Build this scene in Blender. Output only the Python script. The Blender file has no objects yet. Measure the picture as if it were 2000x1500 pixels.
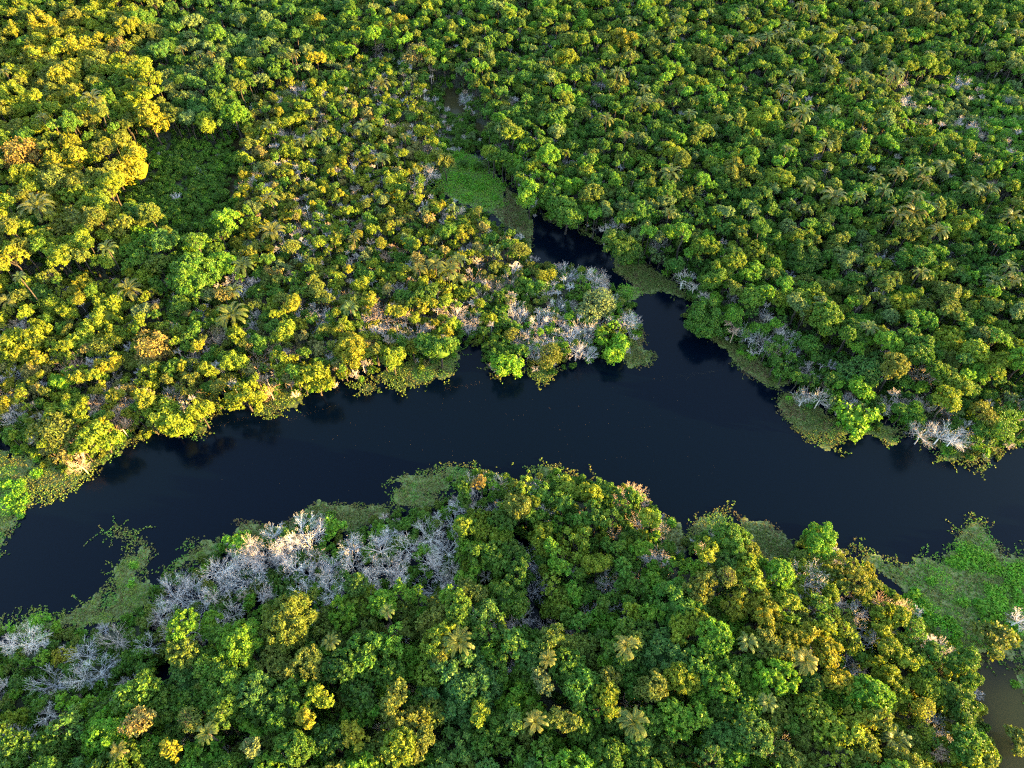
import bpy, math, random
import numpy as np
from mathutils import Vector, Matrix, Euler

SEED = 11
random.seed(SEED); rng = np.random.default_rng(SEED)
sc = bpy.context.scene
COL = sc.collection

# ------------------------------------------------------------------ camera
CAM_H, PITCH, FPX = 130.0, math.radians(52.0), 1351.0       # photograph is 2000 x 1500
cam_d = bpy.data.cameras.new('camera'); cam_d.sensor_width = 36.0
cam_d.lens = 36.0 * FPX / 2000.0
cam_d.clip_start = 1.0; cam_d.clip_end = 20000.0
cam = bpy.data.objects.new('camera', cam_d); COL.objects.link(cam)
cam.location = (0, 0, CAM_H); cam.rotation_euler = (math.pi / 2 - PITCH, 0, 0)
sc.camera = cam

# ------------------------------------------------------------------ world, sun, exposure
SUN_EL, SUN_AZ = math.radians(7.6), math.radians(-13.0)    # azimuth measured from +X towards +Y
sun_dir = Vector((math.cos(SUN_EL) * math.cos(SUN_AZ), math.cos(SUN_EL) * math.sin(SUN_AZ), math.sin(SUN_EL)))
world = bpy.data.worlds.new('World'); sc.world = world; world.use_nodes = True
wn = world.node_tree
sky = wn.nodes.new('ShaderNodeTexSky'); sky.sky_type = 'NISHITA'; sky.sun_disc = False
sky.sun_elevation = SUN_EL; sky.sun_rotation = math.atan2(sun_dir.x, sun_dir.y)
wn.links.new(sky.outputs[0], wn.nodes['Background'].inputs[0])
wn.nodes['Background'].inputs[1].default_value = 0.15
sun_l = bpy.data.lights.new('sun', 'SUN'); sun_l.energy = 5.0; sun_l.angle = math.radians(0.6)
sun_l.color = (1.0, 0.60, 0.15)
sun = bpy.data.objects.new('sun', sun_l); COL.objects.link(sun)
sun.rotation_euler = sun_dir.to_track_quat('Z', 'Y').to_euler(); sun.location = (250, 60, 120)
vs = sc.view_settings
vs.view_transform = 'Standard'; vs.look = 'None'; vs.gamma = 1.0; vs.use_curve_mapping = False
vs.exposure = 3.75
sc.render.engine = 'CYCLES'
cy = sc.cycles
cy.max_bounces = 3; cy.diffuse_bounces = 2; cy.glossy_bounces = 2; cy.transmission_bounces = 3
cy.use_denoising = False; cy.filter_width = 1.2
cy.caustics_reflective = False; cy.caustics_refractive = False

# ------------------------------------------------------------------ projection helpers
SP, CP = math.sin(PITCH), math.cos(PITCH)
def unproject(u, v, z=0.0):
    """A point of the photograph's 2000 x 1500 frame -> ground position at height z."""
    u = np.asarray(u, float); v = np.asarray(v, float)
    a = (u - 1000) / FPX; b = -(v - 750) / FPX
    dx, dy, dz = a, b * SP + CP, b * CP - SP
    t = (z - CAM_H) / dz
    return dx * t, dy * t
def project(x, y, z):
    rz = np.asarray(z) - CAM_H
    depth = np.asarray(y) * CP - rz * SP
    up = np.asarray(y) * SP + rz * CP
    return 1000 + FPX * np.asarray(x) / depth, 750 - FPX * up / depth, FPX / depth   # u, v, px per metre
def inside(px, py, poly):
    px = np.asarray(px, float); py = np.asarray(py, float)
    r = np.zeros(px.shape, bool); n = len(poly)
    for i in range(n):
        x1, y1 = poly[i]; x2, y2 = poly[(i + 1) % n]
        if y1 == y2: continue
        c = ((y1 > py) != (y2 > py)) & (px < (x2 - x1) * (py - y1) / (y2 - y1) + x1)
        r ^= c
    return r
def edge_dist(px, py, poly):
    px = np.asarray(px, float); py = np.asarray(py, float)
    d = np.full(px.shape, 1e9); n = len(poly)
    for i in range(n):
        x1, y1 = poly[i]; x2, y2 = poly[(i + 1) % n]
        ex, ey = x2 - x1, y2 - y1; L = ex * ex + ey * ey + 1e-9
        t = np.clip(((px - x1) * ex + (py - y1) * ey) / L, 0, 1)
        d = np.minimum(d, np.hypot(px - x1 - t * ex, py - y1 - t * ey))
    return d
def wpoly(poly, z=0.0):
    return [tuple(float(c) for c in unproject(u, v, z)) for u, v in poly]
_lat = rng.random((64, 64))
def vnoise(x, y, s):
    x = np.asarray(x, float) / s + 500; y = np.asarray(y, float) / s + 500
    i = np.floor(x).astype(int); j = np.floor(y).astype(int); fx = x - i; fy = y - j
    fx = fx * fx * (3 - 2 * fx); fy = fy * fy * (3 - 2 * fy)
    g = lambda a, b: _lat[a % 64, b % 64]
    return (g(i, j) * (1 - fx) + g(i + 1, j) * fx) * (1 - fy) + (g(i, j + 1) * (1 - fx) + g(i + 1, j + 1) * fx) * fy
def fnoise(x, y, s):
    return (vnoise(x, y, s) + 0.5 * vnoise(y, x, s * 0.47) + 0.25 * vnoise(x, -np.asarray(y), s * 0.21)) / 1.75

# ------------------------------------------------------------------ layout data (photo pixels)
F_TOP = [(-700, -230), (-500, 700), (-200, 820), (0, 858), (60, 880), (120, 905), (190, 880), (230, 845), (255, 822), (280, 845), (370, 835),
 (400, 800), (440, 775), (500, 788), (540, 752), (590, 755), (620, 752), (690, 728), (740, 715), (800, 690), (830, 712), (868, 700),
 (890, 655), (930, 660), (958, 700), (975, 722), (1010, 716), (1050, 705), (1090, 713), (1130, 690), (1180, 690), (1220, 680), (1238, 655),
 (1240, 615), (1200, 570), (1180, 545), (1150, 522), (1095, 520), (1050, 520), (1028, 500), (1018, 462), (985, 452), (970, 432), (940, 416),
 (900, 404), (862, 386), (838, 356), (862, 322), (876, 300), (860, 270), (890, 286), (930, 288), (960, 318),
 (1000, 345), (1022, 383), (1050, 412), (1090, 408), (1150, 436), (1190, 462), (1212, 488), (1250, 502), (1290, 516), (1332, 543), (1352, 580),
 (1358, 620), (1388, 645), (1430, 663), (1480, 686), (1502, 716), (1545, 742), (1582, 768), (1622, 790), (1650, 816), (1690, 828), (1740, 812),
 (1780, 828), (1830, 856), (1880, 874), (1930, 884), (1990, 855), (2250, 740), (2600, 600), (2600, -230)]
F_BOT = [(-700, 1330), (-200, 1258), (0, 1248), (60, 1238), (100, 1232), (150, 1240), (200, 1225), (250, 1212), (300, 1186), (310, 1148), (332, 1118), (400, 1092),
 (440, 1070), (480, 1068), (540, 1040), (590, 1010), (640, 1010), (655, 1040), (690, 1046), (735, 1015), (800, 1000), (872, 990), (890, 945), (940, 922),
 (1000, 942), (1060, 934), (1090, 930), (1130, 938), (1180, 952), (1240, 958), (1270, 988), (1290, 1022), (1298, 1062), (1335, 1092), (1362, 1062),
 (1388, 1046), (1436, 1046), (1462, 1066), (1480, 1098), (1540, 1104), (1562, 1064), (1600, 1040), (1638, 1060), (1658, 1094), (1700, 1124),
 (1756, 1172), (1786, 1212), (1826, 1252), (1866, 1272), (1904, 1322), (1914, 1390), (1930, 1450), (1945, 1500), (1960, 1600), (1700, 1760), (-700, 1760)]
F_RIGHT = [(2110, 1100), (2500, 1040), (2700, 1500), (2260, 1600), (2190, 1400), (2110, 1250)]
MUD_GAPS = [[(860, 178), (882, 172), (908, 203), (912, 222), (890, 230), (868, 212)], [(452, 268), (478, 272), (476, 305), (458, 308)],
 [(445, 345), (468, 345), (462, 412), (446, 412)], [(404, 478), (424, 478), (420, 502), (402, 505)], [(930, 243), (952, 252), (945, 268), (932, 262)],
 [(1040, 1120), (1062, 1125), (1068, 1200), (1085, 1230), (1050, 1250), (1028, 1235), (1030, 1180)], [(1660, 1215), (1700, 1235), (1690, 1300), (1665, 1330), (1650, 1280)],
 [(990, 1062), (1012, 1060), (1015, 1090), (998, 1092)], [(300, 1302), (350, 1280), (360, 1330), (318, 1345)], [(500, 1215), (560, 1200), (570, 1235), (520, 1250)]]
SWAMP = [[(300, 1110), (480, 1060), (600, 1000), (700, 1045), (890, 960), (1060, 940), (1080, 1240), (1010, 1240), (990, 1140), (900, 1150), (760, 1150), (640, 1190), (480, 1250), (360, 1260), (300, 1220)],
 [(1600, 1130), (1700, 1150), (1760, 1250), (1740, 1360), (1660, 1340), (1620, 1220)], [(1000, 600), (1240, 600), (1240, 690), (1010, 700)],
 [(1740, 200), (1880, 150), (2000, 230), (2000, 340), (1900, 300), (1800, 260)]]

# regions: name, polygon, height, crown radius, habit weights, tint weights, bare share, phrase
REG = [
 ('corridor', [(835, 165), (862, 150), (905, 160), (965, 285), (930, 300), (880, 296), (845, 250)], (1.6, 2.8), (.8, 1.5), 'EEC', 'gn br gn gg', .12, 'in the low growth above the weedy channel'),
 ('gully', [(245, 280), (330, 255), (440, 262), (480, 300), (474, 400), (435, 515), (330, 478), (235, 400)], (2.2, 4.0), (1.0, 1.9), 'EEEC', 'gn br gn gn dk', .02, 'in the shrubby green gully'),
 ('rise', [(-700, -230), (250, -230), (330, 20), (270, 110), (345, 230), (305, 330), (238, 400), (272, 470), (205, 545), (-700, 580)], (10.5, 15.0), (1.8, 4.2), 'AACB', 'ol gd yg ol yg gn', .02, 'on the tall golden rise'),
 ('top', [(250, -230), (760, -230), (640, 130), (500, 190), (400, 240), (345, 230), (270, 110)], (7.5, 12.0), (1.5, 3.4), 'AACBF', 'dk gn bg dk gg', .03, 'in the dark woods along the top'),
 ('pale', [(1730, 180), (1880, 140), (2200, 200), (2200, 390), (2000, 360), (1880, 300), (1780, 265)], (4.0, 6.0), (1.2, 2.2), 'EECD', 'br br gn gg', .12, 'in the pale swampy hollow'),
 ('channel', [(480, 190), (640, 130), (760, 100), (860, 160), (880, 380), (1030, 500), (960, 530), (700, 540), (440, 530), (474, 400), (480, 300)], (5.5, 9.5), (1.1, 2.5), 'CCABD', 'yg gn yg gd ol gn gg tn', .15, 'between gully and weedy channel'),
 ('point', [(890, 520), (1030, 500), (1270, 520), (1290, 770), (880, 770)], (4.2, 6.2), (1.1, 2.3), 'CBAD', 'gn br gn ol yg', .14, 'on the wooded point'),
 ('bank', [(-700, 560), (205, 545), (440, 530), (900, 530), (890, 800), (500, 850), (130, 960), (-700, 960)], (6.0, 9.5), (1.2, 2.7), 'CBACD', 'yg gd yg ol gn gn tn', .16, 'on the sunlit far bank'),
 ('shade', [(1270, 480), (1360, 520), (1420, 600), (1550, 640), (1700, 720), (1850, 780), (2200, 700), (2200, 960), (1640, 900), (1350, 720), (1190, 520)], (5.0, 8.5), (1.2, 2.6), 'ACBD', 'gn gn dk br gg', .14, 'on the shaded right bank'),
 ('woods', [(760, -230), (2700, -230), (2700, 900), (1200, 520), (900, 250), (860, 160), (700, 60)], (7.5, 11.5), (1.3, 3.1), 'AACCBF', 'gn gn dk yg br ol gn gg', .07, 'in the woods right of the channel'),
 ('thicket', [(-700, 1240), (60, 1190), (300, 1090), (590, 985), (880, 930), (900, 1165), (760, 1165), (640, 1180), (520, 1240), (420, 1240), (330, 1320), (200, 1360), (100, 1460), (-700, 1500)], (2.8, 4.6), (0.9, 1.9), 'EECD', 'gn br gn dk ol', .12, 'in the grey thicket on the near shore'),
 ('promontory', [(880, 900), (1340, 930), (1330, 1120), (1270, 1220), (1060, 1250), (960, 1200), (900, 1165)], (7.0, 10.2), (1.4, 2.9), 'CABC', 'gn gn br yg dk', .10, 'on the near promontory'),
 ('spur', [(1530, 1020), (1660, 1060), (1960, 1270), (1990, 1600), (1830, 1600), (1740, 1430), (1640, 1280), (1600, 1180), (1530, 1120)], (5.5, 8.5), (1.3, 2.5), 'CBCD', 'gn yg yg ol gd', .10, 'on the narrow spur by the marsh'),
 ('edge', [(1975, 1000), (2900, 900), (2900, 1800), (2050, 1800)], (4.0, 5.6), (1.2, 2.2), 'CCE', 'gn ol br', .05, 'at the marsh edge by the frame'),
 ('forest', [(-900, 900), (2900, 900), (2900, 1800), (-900, 1800)], (9.5, 14.0), (1.8, 4.2), 'AFFFCB', 'gn dk gn br ol bg yg', .04, 'in the dense forest along the bottom'),
]
REGN = {r[0]: r for r in REG}
TINT = {'dk': (.029, .070, .011), 'gn': (.046, .108, .013), 'br': (.078, .185, .013), 'yg': (.115, .155, .012), 'ol': (.085, .100, .018),
        'bg': (.040, .100, .024), 'gg': (.095, .125, .050), 'gd': (.150, .150, .012), 'tn': (.150, .128, .045), 'or': (.150, .105, .028)}
TNAME = {'dk': 'dark green', 'gn': 'green', 'br': 'bright green', 'yg': 'yellow-green', 'ol': 'olive', 'bg': 'blue-green', 'gg': 'grey-green', 'gd': 'golden', 'tn': 'tan', 'or': 'orange-brown'}

# leafy trees seen one by one in the photo: u, v, crown width px, habit, tint
TREES = """895,1328,136,F,bg 710,1275,82,F,gn 769,1363,64,A,ol 800,1410,70,A,ol 688,1436,56,A,gd 821,1450,62,A,ol 1108,1300,66,F,gn 1130,1345,97,A,gn 1188,1362,62,A,yg 1098,1405,62,A,ol
1301,1275,104,F,bg 1331,1174,92,F,gn 1334,1226,58,A,yg 1280,1338,70,A,ol 1334,1322,62,F,yg 1122,1062,92,B,yg 1170,1100,56,C,yg 1241,1191,44,C,yg 1017,988,70,A,ol 916,1156,58,C,ol 989,1167,82,A,gn
961,1086,80,A,gn 1133,1209,44,C,gn 846,1205,62,A,ol 702,1347,74,A,dk 1192,1317,46,A,ol 1224,1290,58,A,dk 1060,1330,50,A,gg 950,1230,60,B,gn 1000,1250,56,C,gn 860,1290,40,A,ol
462,1058,48,E,br 651,1027,42,E,br 444,1335,118,F,gn 521,1366,80,F,dk 562,1376,92,F,gn 493,1345,54,F,bg 624,1360,50,A,yg 597,1398,44,C,gd 262,1293,70,C,gn 136,1382,82,B,br 206,1424,86,F,br 32,1398,54,C,yg
542,1293,86,A,ol 598,1288,72,A,ol 402,1296,62,C,gn 262,1412,56,D,tn 367,1408,54,D,ol 325,1463,36,C,gd 490,1460,44,A,gg 122,1282,46,D,gd 420,1240,50,C,gn 660,1300,60,A,dk 640,1440,70,A,dk 570,1460,66,F,gn
1384,1079,52,C,yg 1457,1104,54,A,yg 1422,1128,40,D,ol 1370,1140,64,A,ol 1478,1134,50,C,yg 1440,1174,56,A,gd 1496,1197,78,A,gd 1510,1258,66,A,ol 1517,1318,68,F,br 1622,1275,62,A,gd 1562,1240,62,A,gd 1615,1220,36,C,yg
1363,1212,46,F,yg 1366,1300,70,F,gn 1450,1384,68,F,gn 1629,1419,94,A,yg 1640,1330,54,A,gd 1685,1402,56,A,gd 1727,1310,64,C,yg 1744,1372,50,C,yg 1800,1380,52,D,gd 1814,1342,60,C,yg 1772,1290,48,C,yg
1608,1052,74,A,br 1730,1228,48,C,yg 1762,1202,42,C,yg 1678,1135,60,B,ol 1541,1170,42,C,yg 1947,1247,72,E,ol 1890,1290,66,C,gn 1874,1363,80,C,dk 1895,1447,74,C,gn 1996,1447,54,E,ol 1846,1310,24,E,yg
455,702,48,C,yg 472,765,86,B,yg 325,817,92,C,yg 385,797,50,C,yg 189,845,68,C,yg 287,733,68,B,yg 364,747,62,B,ol 115,744,46,C,br 105,831,88,D,ol 301,670,84,D,or 206,611,72,A,yg 56,663,92,A,yg 157,653,64,A,yg 210,709,50,C,gd
115,495,46,C,yg 140,569,40,A,gd 553,646,50,C,yg 539,611,28,A,yg 546,702,58,B,yg 679,667,66,A,gd 616,730,62,C,yg 350,592,54,A,dk 399,572,42,A,gg 364,558,40,F,bg 371,522,86,F,gn 280,607,52,A,gg 77,569,46,A,dk
87,45,72,A,gd 133,31,58,A,ol 175,91,94,A,gd 228,95,58,A,or 80,101,82,A,gd 133,138,66,A,gd 94,152,94,A,ol 35,189,78,A,yg 192,120,60,A,ol 45,290,80,D,or 105,343,64,D,ol 42,338,62,A,yg 259,308,82,C,gd 210,352,58,A,yg
290,224,68,A,gd 252,196,56,C,yg 476,119,46,A,yg 402,231,48,C,yg 270,38,56,F,gn 609,40,48,A,gd 616,108,34,A,gd 300,55,52,A,ol 465,84,62,F,bg 665,150,46,F,gn 567,290,42,C,yg 140,427,98,D,ol 255,399,38,C,yg
1115,357,56,C,br 1077,381,62,C,gn 1108,408,72,A,gn 1217,469,76,A,dk 1269,448,36,C,br 867,311,42,A,ol 765,350,54,C,yg 1217,73,54,A,gd 1101,105,54,A,yg 1210,168,42,A,ol 765,45,62,A,gd 811,98,56,D,tn 1311,290,44,A,yg
1611,70,42,A,yg 1489,224,66,A,yg 1380,105,54,A,ol 1517,343,68,A,yg 1433,332,60,A,ol 1877,438,60,A,yg 1475,381,62,A,dk 1807,21,62,A,ol 1857,660,68,F,yg 1765,586,54,A,yg 1842,527,42,C,yg 1856,569,62,A,ol 1580,495,72,A,dk
1800,681,62,A,gn 1751,709,62,A,ol 1681,716,80,D,bg 1583,674,56,A,gn 1685,754,50,C,br 1674,814,72,E,br 1860,775,56,A,yg 1387,618,82,A,gn 1401,541,54,C,gn 1951,705,66,C,yg 1965,831,66,D,gn 1926,807,62,D,ol 1608,593,34,C,gg
1066,534,44,D,gd 1161,586,78,D,gg 1210,674,66,C,br 986,709,60,C,br 860,674,66,C,gn 832,667,52,C,gn 835,572,56,A,dk 1070,688,54,D,ol 1000,650,28,D,ol 954,621,34,C,yg 1042,558,62,C,gn 905,569,42,A,yg 765,695,52,C,yg 685,680,70,A,gd
950,918,0,0,0 1030,1000,40,C,gn 940,940,34,D,or 1100,975,46,C,gn 1060,960,44,C,gn 1150,960,50,C,yg 1262,1010,44,C,yg 1195,1010,50,B,yg"""
# bare grey trees: u, v, crown width px (p = pinkish sunlight put into the bark colour)
BARE = """591,1044,80 507,1080,75 469,1125,72 416,1118,56 336,1160,77 385,1167,56 486,1065,45 434,1111,45 574,1107,42 616,1086,46 546,1092,42 592,1160,50 648,1153,60 686,1065,45 686,1100,46 308,1205,40 350,1234,60 406,1216,60 448,1195,46
220,1244,56 287,1261,45 52,1251,66 10,1255,34 161,1272,56 94,1328,68 189,1310,66 150,1321,50 262,1342,45 91,1394,38 112,1415,36 35,1447,55 10,1433,40 350,1447,28 297,1457,42 476,1237,32 500,1247,32
741,1069,54 790,1065,54 839,1044,66 874,1072,54 755,1107,50 846,1097,52 856,1146,80 881,1118,46 720,1139,42 895,988,38 930,995,46 968,988,40 888,1023,40 921,947,46 979,947,46 1042,950,36 1066,1002,36 1035,1086,60 1045,1146,50
1021,1202,46 1189,1132,62 1245,1128,44 1245,1013,38p 1203,1041,36p 1287,1034,38p 1238,962,44p 1133,1013,32 1157,1188,52 1206,1195,52 1210,968,36p 1280,1080,45 1014,1282,42 1010,1310,38 1112,1244,32 783,1240,36 1070,1220,42 1248,1296,30
1447,1058,54p 1408,1048,30 1580,1132,76 1590,1177,52 1608,1083,38 1636,1086,34 1450,1139,28p 1636,1177,36 1678,1191,42 1720,1174,42p 1765,1188,36p 1671,1226,40 1713,1247,50 1804,1254,42 1839,1265,42 1657,1296,50 1671,1335,46 1716,1338,36
1832,1419,48 1853,1440,36 1541,1202,26 1996,1209,40 748,611,76p 884,607,52 937,580,42p 923,541,44p 996,548,42p 965,558,38p 1010,621,58 1056,628,48 916,628,50 1031,667,54 1042,692,32 1091,597,42 1140,653,64 1126,681,44 1178,628,48
1224,628,52 1115,653,38 1108,534,56 1147,534,36 1164,558,40 1094,628,34 814,649,42 797,580,32 982,467,30p 667,712,26p 1461,650,40 1492,670,42 1534,650,46 1464,534,34 1510,569,28 1436,569,42 1499,614,34 1545,688,42 1580,723,46
1573,772,38 1604,775,40 1657,786,32 1730,793,30 1762,786,34 1800,790,42 1807,842,54 1846,842,54 1884,838,48 1867,852,44 1982,782,36 1811,730,56p 1356,558,30 1335,541,36 1433,513,30 150,716,64p 378,705,54 416,660,54p 497,705,50p
525,593,30p 577,600,36 189,786,58p 343,772,50p 259,789,40 126,852,62p 31,810,56 231,828,52p 525,758,40p 392,611,34 539,663,36p 581,688,36p 14,775,44p 154,905,38p 35,730,46 623,653,32 637,674,30 220,747,44 584,178,46 455,231,40
679,200,40p 507,140,36 294,154,32 477,300,24 609,420,38 588,445,30 486,402,28p 535,360,24p 1157,171,34 951,70,24 993,143,26 1014,122,28 1017,32,30p 909,192,34 996,203,38 1168,199,26 1035,276,50 832,283,36p 832,336,46 811,357,38
1031,325,52 1035,378,44 1189,350,34 1087,360,28 888,420,30p 1287,472,40 1164,224,26 1105,322,36 1108,203,26 800,164,26p 1063,101,24p 1461,168,34 1874,164,46 1916,255,46 1888,241,42 1765,273,34 1496,427,26 1401,301,28 1373,371,24
1555,451,30 1443,504,30 1863,357,34 1846,486,40 1990,308,26 1772,200,36"""
PALMS = """178,185,54 66,395,84 206,480,46 378,472,46 472,512,56 528,445,64 521,241,44 525,381,46 353,91,26 388,101,24 410,101,24 574,101,28 619,259,38 588,273,34 80,224,28 690,462,30 7,136,28
35,537,34 248,558,66 448,608,84 682,597,44 10,583,44 455,562,44 818,520,42 850,510,48 874,522,58 892,540,46 996,580,28 895,503,50 744,157,46 709,241,50 1234,35,36 1322,31,32 1206,136,42 1255,192,42 1287,196,28
1185,227,36 1224,259,32 1311,332,58 744,304,42 790,262,28 1308,410,36 1259,168,32 1471,77,42 1500,66,34 1541,45,38 1552,77,38 1604,94,48 1625,60,32 1699,52,42 1818,101,28 1559,140,42 1534,168,42 1548,185,46 1618,130,36 1570,213,54
1555,241,46 1629,210,42 1667,154,40 1751,136,52 1615,276,42 1538,287,30 1349,217,36 1580,353,44 1632,376,64 1713,343,40 1758,332,46 1804,325,48 1846,318,52 1807,346,38 1730,367,44 1681,378,40 1755,413,52 1790,378,48 1790,408,64 1821,399,42
1835,445,54 1905,360,50 1937,364,52 1982,416,56 1958,42,36 1990,60,30 1835,25,32 1710,5,30 1566,7,34 1590,21,30 1664,52,34 1524,60,32 1422,70,30 1800,527,44 1947,545,52 1982,541,46 1699,635,46 1975,516,44
790,1160,36 755,1191,40 895,1251,74 1070,1286,48 1224,1258,66 1045,1408,60 1241,1408,80 644,1251,46 402,1430,56 228,1464,44 1461,1251,52 1576,1286,68 1500,1370,50 1752,1440,80 1997,200,30"""
# floating plant mats: polygon, style (o olive open, b bright lush, d dense brown-olive)
MATS = [
 ('o', [(-500, 1010), (-200, 900), (0, 868), (60, 886), (120, 912), (190, 888), (230, 855), (262, 838), (285, 858), (258, 870), (235, 897), (200, 917), (150, 962), (100, 986), (55, 1000), (25, 1037), (0, 1086), (-200, 1220), (-500, 1330)]),
 ('o', [(360, 836), (400, 800), (440, 785), (432, 802), (408, 822), (405, 848), (385, 858)]),
 ('o', [(496, 798), (520, 826), (578, 803), (606, 770), (580, 745), (545, 752)]),
 ('o', [(676, 750), (700, 774), (755, 757), (785, 765), (820, 757), (885, 742), (893, 712), (912, 684), (890, 652), (820, 690), (750, 718)]),
 ('o', [(930, 686), (940, 715), (968, 739), (1012, 736), (1005, 700)]), ('o', [(1012, 722), (1050, 752), (1064, 750), (1090, 728), (1085, 700)]),
 ('d', [(1205, 690), (1225, 724), (1270, 716), (1281, 690), (1262, 680), (1260, 650), (1246, 636), (1228, 655)]),
 ('b', [(858, 290), (892, 284), (930, 305), (962, 330), (985, 358), (990, 400), (960, 418), (900, 402), (840, 360), (866, 322)]),
 ('d', [(975, 345), (1010, 378), (1036, 418), (1046, 438), (1042, 498), (1022, 492), (1010, 458), (975, 436), (960, 412), (984, 380)]),
 ('d', [(1052, 418), (1100, 424), (1180, 466), (1194, 490), (1180, 482), (1120, 448), (1060, 432)]),
 ('d', [(1196, 498), (1250, 505), (1312, 545), (1348, 578), (1342, 592), (1296, 572), (1252, 577), (1218, 548), (1192, 530)]),
 ('b', [(1202, 570), (1215, 556), (1238, 554), (1254, 566), (1250, 582), (1230, 590), (1210, 586)]),
 ('d', [(1340, 588), (1349, 632), (1380, 664), (1410, 684), (1430, 714), (1460, 740), (1516, 764), (1548, 750), (1502, 708), (1440, 668), (1390, 642), (1362, 608)]),
 ('d', [(1516, 766), (1514, 795), (1530, 820), (1560, 846), (1585, 868), (1625, 850), (1640, 828), (1600, 788), (1560, 762)]),
 ('o', [(1575, 850), (1590, 872), (1612, 884), (1640, 886), (1656, 858), (1690, 836), (1640, 815)]),
 ('o', [(1656, 858), (1700, 852), (1720, 866), (1745, 876), (1772, 850), (1830, 882), (1830, 906), (1870, 905), (1915, 917), (1940, 907), (1957, 886), (2010, 868), (2250, 760), (2250, 730), (1900, 866), (1800, 836), (1700, 822)]),
 ('o', [(-500, 1400), (-200, 1262), (0, 1214), (35, 1213), (60, 1185), (90, 1170), (92, 1206), (130, 1190), (170, 1168), (205, 1140), (212, 1115), (235, 1090), (255, 1078), (240, 1062), (215, 1060), (168, 1045), (200, 1035), (230, 1021), (265, 1028), (297, 1048), (302, 1090), (280, 1120), (312, 1130), (312, 1195), (200, 1230), (0, 1252), (-200, 1270)]),
 ('o', [(275, 1120), (310, 1108), (340, 1090), (375, 1056), (402, 1046), (430, 1058), (445, 1040), (440, 1075), (400, 1098), (330, 1128)]),
 ('d', [(440, 1060), (460, 1020), (500, 1012), (545, 1030), (580, 1002), (620, 975), (660, 980), (700, 985), (765, 980), (775, 1010), (735, 1022), (690, 1050), (640, 1030), (545, 1050), (480, 1075)]),
 ('o', [(755, 985), (772, 950), (763, 930), (790, 917), (830, 919), (870, 905), (900, 898), (940, 904), (978, 930), (935, 935), (890, 950), (880, 990), (800, 1005)]),
 ('o', [(1008, 910), (1040, 902), (1075, 904), (1112, 924), (1160, 934), (1090, 942), (1055, 936)]),
 ('d', [(1240, 956), (1262, 972), (1290, 1004), (1315, 1010), (1335, 1030), (1350, 1060), (1335, 1105), (1300, 1070), (1285, 1020)]),
 ('o', [(1335, 1030), (1360, 1008), (1390, 988), (1425, 995), (1445, 1030), (1440, 1050), (1390, 1045), (1350, 1080)]),
 ('d', [(1430, 998), (1470, 1014), (1500, 1013), (1530, 1035), (1556, 1058), (1575, 1090), (1540, 1115), (1480, 1100), (1440, 1050)]),
 ('m', [(1645, 1048), (1690, 1065), (1720, 1075), (1755, 1101), (1780, 1090), (1800, 1073), (1830, 1084), (1845, 1054), (1860, 1030), (1890, 1008), (1920, 1018), (1955, 1054), (1966, 1076), (2050, 1052), (2300, 1010), (2300, 1250), (2100, 1290), (2000, 1300), (1960, 1300), (1930, 1290), (1905, 1330), (1890, 1310), (1830, 1250), (1760, 1165), (1690, 1112)]),
 ('m', [(1960, 1300), (2100, 1270), (2260, 1300), (2330, 1600), (2060, 1520), (2020, 1420), (1990, 1345)]),
]
# lush green tufts on the mats and marsh: u, v, width, height px
LUSH = [(895, 302, 44, 22), (925, 325, 40, 24), (895, 350, 60, 30), (940, 362, 46, 30), (915, 385, 40, 16), (965, 385, 24, 14), (262, 1104, 26, 16), (258, 1140, 24, 22), (255, 1215, 26, 16), (75, 1212, 40, 34), (20, 1228, 34, 26), (20, 980, 60, 80), (240, 850, 44, 36), (70, 925, 26, 24), (40, 945, 30, 20), (808, 696, 18, 18), (790, 655, 30, 14), (1390, 650, 36, 22), (1468, 695, 34, 22), (1445, 690, 16, 14), (1540, 780, 16, 12), (1300, 530, 30, 26),
 (1230, 507, 60, 20), (1250, 575, 14, 10), (1848, 875, 26, 18), (1340, 600, 12, 10), (1585, 1075, 40, 40), (1880, 1085, 60, 70), (1925, 1100, 60, 60), (1985, 1120, 70, 70), (1818, 1133, 26, 24), (1800, 1190, 90, 60), (1840, 1220, 70, 50), (1880, 1175, 40, 26), (1915, 1185, 30, 20), (1950, 1170, 70, 60), (1990, 1180, 50, 60), (1860, 1240, 50, 40), (1945, 1205, 34, 24), (1890, 1247, 12, 10), (1902, 1262, 14, 10), (1918, 1270, 14, 12), (1905, 1415, 22, 18), (1980, 1230, 40, 40), (1310, 1020, 24, 20), (1580, 1070, 26, 18), (1985, 1337, 30, 12)]

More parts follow.
